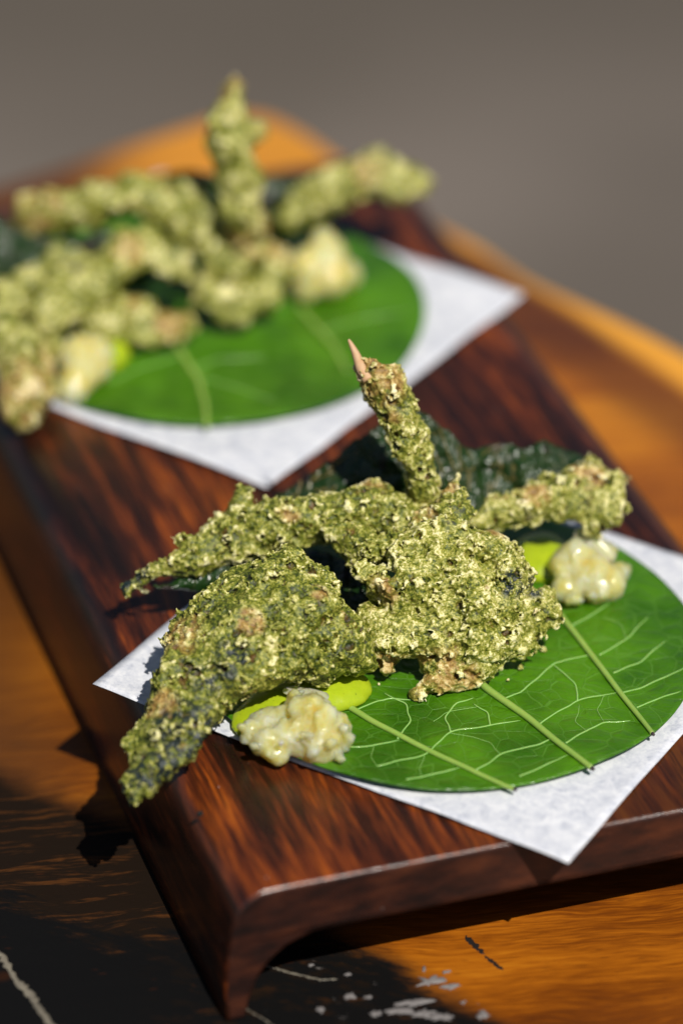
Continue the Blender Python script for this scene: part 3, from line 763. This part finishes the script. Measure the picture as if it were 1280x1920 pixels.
fritter('small green fritter knot at the foot of the front stalk', GN,
        chains=[[(640, 1010, 2.1, .28), (690, 1030, 2.1, .34), (745, 1035, 2.2, .34), (800, 1015, 2.4, .38), (840, 975, 2.7, .34), (848, 950, 2.8, .2)]],
        seed=25, tan=[(800, 960, 2.8, .35), (690, 1050, 2.4, .25)], h=.027)
# right piece
fritter('knobbly green fritter branch at the right of the front pile, hanging above the sauce', GN,
        chains=[[(905, 975, 1.75, .16), (940, 955, 1.85, .28), (985, 945, 1.9, .33), (1030, 925, 2.0, .35), (1075, 900, 2.1, .38), (1110, 895, 2.1, .42), (1130, 930, 1.85, .34), (1118, 962, 1.6, .30), (1105, 985, 1.4, .14)], [(1050, 930, 1.9, .3), (1100, 940, 1.8, .34)],
                [(1130, 900, 2.05, .28), (1158, 890, 2.05, .12), (1170, 888, 2.05, .07)]],
        seed=31, pale=.05, tan=[(1100, 880, 2.4, .5), (1000, 930, 2.2, .4), (1090, 980, 1.4, .3)], nori=[(1170, 889, 2.05, .28)], h=.030)

# crisp dark leaves behind the pile
def sheet(label, top, bot, wr, seed, fold=.16, nu=130, nv=44):
    """a crisp leaf: ruled between two measured edges, then wrinkled; 0.03 cm thick"""
    def spl(L, t):
        L = np.array(L, float); x = t*(len(L)-1); i = int(min(x, len(L)-2)); f = x-i
        p0, p1, p2, p3 = L[max(i-1, 0)], L[i], L[i+1], L[min(i+2, len(L)-1)]
        return .5*((2*p1)+(-p0+p2)*f+(2*p0-5*p1+4*p2-p3)*f*f+(-p0+3*p1-3*p2+p3)*f**3)
    V = []; F = []; tp = [at(*q) for q in top]; bt = [at(*q) for q in bot]
    G = np.zeros((nu, nv, 3))
    for i in range(nu):
        a, b = spl(tp, i/(nu-1)), spl(bt, i/(nu-1))
        for j in range(nv):
            t = j/(nv-1); p = a*(1-t)+b*t
            p = p+np.array([.3, -1, .25])*(fold*math.sin(math.pi*t)+wr*mnoise.noise(Vector((p[0]*1.1, p[2]*1.5, seed)))+wr*.5*mnoise.noise(Vector((p[0]*3, p[2]*3, seed+3)))+wr*.22*mnoise.noise(Vector((p[0]*7, p[2]*7, seed+3))))
            p[2] += (.07*mnoise.noise(Vector((p[0]*4, seed, 0)))+.05*mnoise.noise(Vector((p[0]*13, seed, 0))))*(1-t)**2
            G[i, j] = p
    du = np.gradient(G, axis=0); dv = np.gradient(G, axis=1); N = np.cross(du, dv); N /= np.maximum(np.linalg.norm(N, axis=2)[:, :, None], 1e-9)
    V = np.concatenate([(G+N*.014).reshape(-1, 3), (G-N*.014).reshape(-1, 3)]); K = nu*nv
    for i in range(nu-1):
        for j in range(nv-1):
            a = i*nv+j; F.append((a, a+nv, a+nv+1, a+1)); F.append((K+a, K+a+1, K+a+nv+1, K+a+nv))
    for i in range(nu-1):
        for j in (0, nv-1):
            a, b = i*nv+j, (i+1)*nv+j; F.append((a, b, K+b, K+a) if j else (b, a, K+a, K+b))
    for j in range(nv-1):
        for i in (0, nu-1):
            a, b = i*nv+j, i*nv+j+1; F.append((a, b, K+b, K+a) if i == 0 else (b, a, K+a, K+b))
    o = mesh_obj('crisp_leaf', V, F, MAT['dark']); tag(o, label, 'crisp leaf'); o['_g'] = 0; del o['_g']
    return o, G
lf, G = sheet('dark crisp fried leaf with tan threads standing left of the upright stalk', [(520, 935, 1.3), (560, 905, 1.6), (610, 868, 2.0), (655, 835, 2.4), (700, 803, 2.8), (745, 790, 3.0), (785, 800, 2.9)],
          [(540, 1010, .6), (580, 1010, .7), (620, 1010, .8), (665, 1010, .8), (710, 1010, .8), (760, 1010, .8), (800, 1010, .8)], .22, 5)
th = []
rnd = random.Random(3)
for k in range(11):
    i0 = rnd.randint(6, 60); j0 = rnd.randint(1, 20); L = []
    for s_ in range(6):
        i = min(129, i0+s_*rnd.randint(2, 5)); j = max(0, min(43, j0+rnd.randint(-3, 4))); j0 = j
        L.append(G[i, j]+np.array([.01, -.035, .01]))
    th.append(L)
tube('threads', th, [.011]*len(th), MAT['thread'], lf, seg=5, sub=4, kind='stuff', wob=.06)
lf2, G2 = sheet('dark green crisp fried leaf, wavy and glossy, standing right of the upright stalk', [(770, 790, 2.9), (788, 774, 3.1), (830, 800, 2.8), (872, 838, 2.3), (915, 836, 2.25), (955, 832, 2.25), (985, 842, 2.1), (1018, 826, 2.3), (1050, 842, 2.05), (1088, 850, 1.9)],
          [(780, 1020, .6), (800, 1020, .6), (840, 1020, .6), (870, 1020, .6), (900, 1010, .6), (935, 990, .8), (965, 970, 1.0), (1000, 950, 1.2), (1035, 925, 1.4), (1075, 895, 1.6)], .34, 12, .22)
th = []
for k in range(9):
    i0 = rnd.randint(10, 70); j0 = rnd.randint(2, 24); L = []
    for s_ in range(5):
        i = min(129, i0+s_*rnd.randint(1, 4)); j = max(0, min(43, j0+s_*rnd.randint(-2, 3))); L.append(G2[i, j]+np.array([.01, -.03, .01]))
    th.append(L)
tube('threads', th, [.009]*len(th), MAT['thread'], lf2, seg=5, sub=4, kind='stuff', wob=.05)
sheet('small dark crisp leaf tucked under the long left arm', [(285, 1098, 1.0), (330, 1088, 1.1), (380, 1062, 1.3), (430, 1050, 1.4), (500, 1040, 1.5)],
      [(300, 1100, .95), (335, 1104, .9), (385, 1108, .85), (440, 1110, .8), (510, 1110, .8)], .1, 22, .1, 40, 14)
sheet('dark crisp leaf in the gap between the broad fritter and the middle lump', [(560, 1030, 1.2), (620, 1040, 1.2), (660, 1060, 1.2), (720, 1090, 1.1)],
      [(570, 1230, .3), (620, 1240, .3), (680, 1240, .3), (740, 1240, .3)], .12, 32, .05, 40, 20)

# ------------------------------------------------------------------ sauce and jelly
def soft(label, name, mat, cat, blobs, group=None, h=.05, seed=2, k=.10, amp=.05, freq=4.0, bottom=.15, squash=None, fine=.018):
    pts = [(at(x, y, z), r) for x, y, z, r in blobs]
    lo_ = np.min([c-r for c, r in pts], 0)-.2; hi = np.max([c+r for c, r in pts], 0)+.2; lo_[2] = max(lo_[2], bottom-.1)
    n = np.ceil((hi-lo_)/h).astype(int)+1
    P = np.stack(np.meshgrid(*[lo_[i]+np.arange(n[i])*h for i in range(3)], indexing='ij'), -1).reshape(-1, 3)
    zs = squash or 1.0
    d = np.full(len(P), 9.0)
    for c, r in pts:
        q = P-c; q = q*np.array([1, 1, 1/zs]); d = smin(d, (np.sqrt((q**2).sum(1))-r)*(zs if zs < 1 else 1), k)
    d = d+amp*vnoise(P, freq, seed)+fine*vnoise(P, freq*3.2, seed+3)
    d = np.maximum(d, bottom-P[:, 2])
    d = d.reshape(n); d[0], d[-1] = 1, 1; d[:, 0], d[:, -1] = 1, 1; d[:, :, 0], d[:, :, -1] = 1, 1
    V, Q = surface_nets(d, lo_, h)
    return tag(mesh_obj(name, V, Q, mat), label, cat, group)
GS, GJ = 'yellow green sauce dollops', 'spoonfuls of pale citrus jelly'
soft('yellow green sauce dollop behind the front left jelly', 'sauce_dollop', MAT['sauce'], 'sauce', [(500, 1350, .15, .45), (540, 1312, .2, .7), (600, 1292, .25, .75), (650, 1290, .2, .40), (480, 1372, .12, .40)], GS, squash=.42, amp=.04, freq=1.5, fine=.006, k=.3)
soft('yellow green sauce dollop behind the front right jelly', 'sauce_dollop', MAT['sauce'], 'sauce', [(1000, 1060, .2, .55), (1020, 1030, .35, .45), (1045, 1070, .2, .4)], GS, squash=.6, amp=.04, freq=1.5, fine=.006, k=.3, seed=5)
rj = random.Random(8)
jb = [(472, 1372, .42, .25), (500, 1352, .50, .26), (528, 1342, .6, .24), (495, 1392, .42, .27), (532, 1380, .55, .26), (520, 1412, .32, .25), (560, 1395, .45, .26),
      (578, 1330, .85, .34), (600, 1345, .85, .34), (625, 1355, .65, .28), (572, 1362, .70, .28), (605, 1385, .55, .32), (632, 1388, .42, .26), (590, 1408, .38, .28), (618, 1410, .3, .22), (640, 1370, .45, .2), (555, 1312, .8, .2)]
jb = [(x, y, z, q*.97) for x, y, z, q in jb]
jb += [(x+rj.uniform(-22, 22), y+rj.uniform(-16, 18), max(.2, z+rj.uniform(-.1, .22)), rj.uniform(.05, .12)) for x, y, z, q in jb for _ in range(4)]
soft('lumpy pale citrus jelly in sharp focus at the left edge of the front leaf', 'citrus_jelly', MAT['jelly'], 'jelly', jb, GJ, h=.03, k=.11, amp=.06, freq=4.5, fine=.024, seed=4)
soft('pale citrus jelly at the right of the front pile, beside the paper edge', 'citrus_jelly', MAT['jelly'], 'jelly',
     [(x+dx*rj.uniform(-20, 20), y+dx*rj.uniform(-14, 14), z+dx*rj.uniform(0, .15), q*(1-.6*dx)) for x, y, z, q in [(1055, 1105, .35, .25), (1075, 1112, .32, .22), (1060, 1060, .6, .33), (1085, 1040, .8, .32), (1110, 1075, .6, .38), (1140, 1085, .45, .32), (1160, 1075, .4, .25), (1115, 1108, .35, .28), (1150, 1105, .3, .22), (1130, 1040, .6, .28)] for dx in (0, 1, 1, 1)], GJ, h=.035, k=.11, amp=.07, freq=4.5, fine=.03, seed=14)
def slice_(label, corners, thick, mat):
    P = [at(*c) for c in corners]; n = 14; V = []; F = []
    G = np.zeros((n, n, 3))
    for i in range(n):
        for j in range(n):
            u, v_ = i/(n-1), j/(n-1)
            su, sv = (u-.5)*2, (v_-.5)*2       # square to rounded square
            uu = .5+.5*su*math.sqrt(max(0, 1-sv*sv*.38)); w2 = .5+.5*sv*math.sqrt(max(0, 1-su*su*.38))
            G[i, j] = P[0]*(1-uu)*(1-w2)+P[1]*uu*(1-w2)+P[2]*uu*w2+P[3]*(1-uu)*w2
    du = np.gradient(G, axis=0); dv = np.gradient(G, axis=1); N = np.cross(du, dv); N /= np.linalg.norm(N, axis=2)[:, :, None]
    prof = np.array([[min(1, 3.5*min(i, n-1-i, j, n-1-j)/(n-1)+.35) for j in range(n)] for i in range(n)])[:, :, None]
    V = np.concatenate([(G+N*thick*prof).reshape(-1, 3), (G-N*thick*prof).reshape(-1, 3)]); K = n*n
    for i in range(n-1):
        for j in range(n-1):
            a = i*n+j; F.append((a, a+n, a+n+1, a+1)); F.append((K+a, K+a+1, K+a+n+1, K+a+n))
        for j in (0, n-1):
            a, b = i*n+j, (i+1)*n+j; F.append((a, b, K+b, K+a) if j else (b, a, K+a, K+b))
    for j in range(n-1):
        for i in (0, n-1):
            a, b = i*n+j, i*n+j+1; F.append((a, b, K+b, K+a) if i == 0 else (b, a, K+a, K+b))
    return tag(mesh_obj('jelly_slice', V, F, mat), label, 'jelly slice')
jm = NT('pale_green_slice'); jm.set(color=(.70, .76, .42), rough=.2, trans=.3, sss=1.0, sss_s=.003, sss_r=(.8, 1, .5)); MAT['slice'] = jm.m
slice_('flat pale green slice leaning on the right hand jelly', [(1066, 1000, 1.15), (1100, 982, 1.3), (1166, 1048, .75), (1125, 1058, .65)], .05, MAT['slice'])
slice_('small pale green slice lying on the sauce behind the front left jelly', [(520, 1300, .62), (545, 1283, .62), (622, 1300, .6), (610, 1318, .62)], .035, MAT['slice'])

# crumbs on the leaf
def crumb(px, py, r, seed, label, mat=None):
    c = at(px, py, .2+r*.3); bm = bmesh.new(); bmesh.ops.create_icosphere(bm, subdivisions=3, radius=1)
    V = [np.array(v.co[:]) for v in bm.verts]; F = [tuple(v.index for v in f.verts) for f in bm.faces]; bm.free()
    V = [c+v*r*(1+.55*mnoise.noise(Vector(v*1.8)+Vector((seed, 0, 0)))+.3*mnoise.noise(Vector(v*4)+Vector((seed, 5, 0)))) for v in V]
    return tag(mesh_obj('crumb', V, F, mat or MAT['batter'], None, True, dict(pit=[.05]*len(V), tan=[.3]*len(V), nori=[0]*len(V))), label, 'crumb', 'loose crumbs by the front pile')
crumb(975, 1252, .055, 1, 'pale crumb on the leaf below the right foot of the middle lump')
crumb(1018, 1218, .06, 2, 'pale crumb touching the right rim of the middle lump')
crumb(1003, 1222, .035, 3, 'tiny crumb beside the pale crumb at the right rim of the middle lump')
crumb(952, 1275, .025, 4, 'tiny crumb on the leaf beside the top of the middle rib')
crumb(710, 1283, .025, 5, 'tiny crumb on the leaf right of the front left sauce')
o = crumb(375, 1513, .05, 6, 'dark seaweed crumb on the bare wood beside the fritter tip', MAT['nori']); o.location.z -= .0016
# black specks on the jelly and sauce
sp = []
for px, py, z in [(520, 1326, .95), (528, 1322, .95), (560, 1297, 1.1), (573, 1298, 1.18), (575, 1302, 1.15), (583, 1300, 1.15), (546, 1288, .75), (558, 1285, .7), (600, 1278, .5), (590, 1285, .5), (528, 1308, .9), (612, 1272, .45), (630, 1280, .4)]:
    sp.append([at(px, py, z), at(px+3, py+1, z)])

# ------------------------------------------------------------------ back pile (all out of focus)
kw = dict(h=.045, coarse=True, lump=.10, kk=.2)
fritter('blurred arched green fritter arm at the top left of the back pile', GF,
        chains=[[(62, 400, 2.2, 0.407), (110, 392, 2.4, 0.475), (180, 382, 2.6, 0.475), (258, 370, 2.7, 0.475), (325, 383, 2.6, 0.486), (378, 425, 2.3, 0.475), (420, 470, 1.9, 0.429), (445, 495, 1.7, 0.339)], [(62, 400, 2.2, 0.339), (55, 430, 2.0, 0.158)]], seed=41, tan=[(70, 390, 2.6, 0.678), (250, 400, 2.8, 0.452)], pale=.05, **kw)
fritter('blurred upright green fritter stalk with a pale tip standing in the back pile', GF,
        chains=[[(436, 172, 5.6, 0.226), (427, 220, 5.1, 0.429), (426, 275, 4.5, 0.475), (448, 328, 3.9, 0.475), (446, 380, 3.3, 0.373), (462, 430, 2.6, 0.305), (474, 470, 2.0, 0.249)], [(440, 265, 4.5, 0.407), (478, 245, 4.7, 0.249), (500, 238, 4.75, 0.113)], [(455, 325, 3.9, 0.339), (478, 330, 3.9, 0.249)]],
        seed=43, tan=[(435, 158, 5.7, 0.565), (490, 242, 4.7, 0.339), (460, 430, 2.5, 0.791)], pale=.05, **kw)
fritter('blurred lumpy green fritter in the centre of the back pile, under the arched arm', GF,
        chains=[[(95, 590, 1.4, 0.407), (140, 550, 1.6, 0.452), (188, 518, 1.8, 0.463), (232, 478, 1.95, 0.407), (225, 452, 2.1, 0.271)], [(232, 478, 1.95, 0.384), (285, 468, 1.9, 0.339), (280, 440, 2.1, 0.226)], [(285, 475, 1.9, 0.339), (330, 500, 1.6, 0.316), (355, 520, 1.4, 0.226)]], seed=45, tan=[(240, 470, 2.2, 0.452)], pale=.05, **kw)
fritter('blurred low green fritter lying on the back leaf above its front rib', GF,
        chains=[[(165, 600, .9, 0.407), (215, 600, .9, 0.452), (270, 600, .8, 0.452), (325, 612, .65, 0.429)]], seed=47, tan=[(320, 600, .9, 0.565), (250, 580, 1.1, 0.339)], floor_z=.2, pale=.05, **kw)
fritter('blurred green fritter lump at the right foot of the back stalk', GF,
        chains=[[(395, 555, 1.1, 0.407), (440, 565, .9, 0.475), (485, 548, .9, 0.475), (508, 508, 1.3, 0.407), (510, 478, 1.5, 0.316)]], seed=49, tan=[(520, 475, 1.6, 0.565)], floor_z=.2, pale=.05, **kw)
fritter('blurred green fritter drooping over the left edge of the back paper', GF,
        chains=[[(15, 640, 1.5, 0.520), (45, 680, 1.2, 0.565), (55, 730, .8, 0.520), (45, 775, .45, 0.384)], [(85, 665, 1.1, 0.384), (60, 700, 1.0, 0.407)]], seed=51, tan=[(40, 740, .9, 0.904), (90, 680, 1.2, 0.565)], pale=.05, **kw)
fritter('blurred green fritter at the far left of the back pile, cut by the picture edge', GF,
        chains=[[(-20, 600, 1.2, 0.475), (15, 560, 1.4, 0.475), (45, 540, 1.5, 0.384), (75, 552, 1.4, 0.249)]], seed=53, pale=.05, **kw)
fritter('thin shaded green fritter between the back arched arm and the lumpy one', GF,
        chains=[[(75, 505, 1.4, 0.181), (110, 488, 1.5, 0.271), (150, 482, 1.5, 0.249), (180, 488, 1.5, 0.136)]], seed=54, pale=-.03, **kw)
fritter('blurred green fritter branch reaching right from the back pile over the board', GF,
        chains=[[(550, 400, 1.7, 0.316), (605, 368, 1.9, 0.407), (655, 345, 2.1, 0.429), (700, 328, 2.2, 0.475), (745, 340, 2.1, 0.429), (782, 345, 2.0, 0.271)], [(700, 312, 2.3, 0.362), (705, 296, 2.4, 0.203)]], seed=55, tan=[(690, 320, 2.5, 0.452)], pale=.05, **kw)
sheet('blurred dark crisp leaf at the back of the back pile', [(285, 335, 2.1), (335, 318, 2.4), (380, 320, 2.4), (420, 330, 2.3), (460, 338, 2.2), (510, 330, 2.3), (560, 335, 2.3), (610, 350, 2.0), (640, 365, 1.8)], [(300, 430, .6), (345, 440, .6), (385, 450, .7), (420, 455, .8), (455, 460, .8), (510, 455, .8), (555, 440, .8), (590, 420, .9), (620, 400, 1.1)], .2, 61, .1, 50, 20)
sheet('blurred dark crisp leaf at the left under the back arched arm', [(-40, 395, 2.3), (10, 415, 2.1), (60, 440, 2.0), (130, 445, 2.0), (200, 430, 2.1), (280, 425, 2.0)], [(-40, 560, .7), (10, 560, .7), (60, 560, .7), (130, 560, .7), (200, 560, .7), (280, 540, .7)], .2, 63, .1, 60, 20)
soft('blurred pale citrus jelly at the right end of the back pile', 'citrus_jelly', MAT['jelly'], 'jelly', [(575, 500, .9, .5), (610, 480, 1.0, .5), (620, 520, .6, .5), (650, 515, .5, .35), (575, 535, .5, .4), (605, 450, 1.4, .3)], GJ, h=.08, seed=24)
soft('blurred pale citrus jelly at the left front of the back pile', 'citrus_jelly', MAT['jelly'], 'jelly', [(150, 670, .7, .5), (175, 665, .7, .45), (150, 705, .5, .42), (135, 730, .35, .35), (175, 690, .5, .4)], GJ, h=.08, seed=26)
soft('blurred yellow green sauce dollop behind the back left jelly', 'sauce_dollop', MAT['sauce'], 'sauce', [(190, 675, .25, .5), (205, 665, .3, .4)], GS, h=.08, squash=.8, amp=.03, freq=1.5, k=.3)
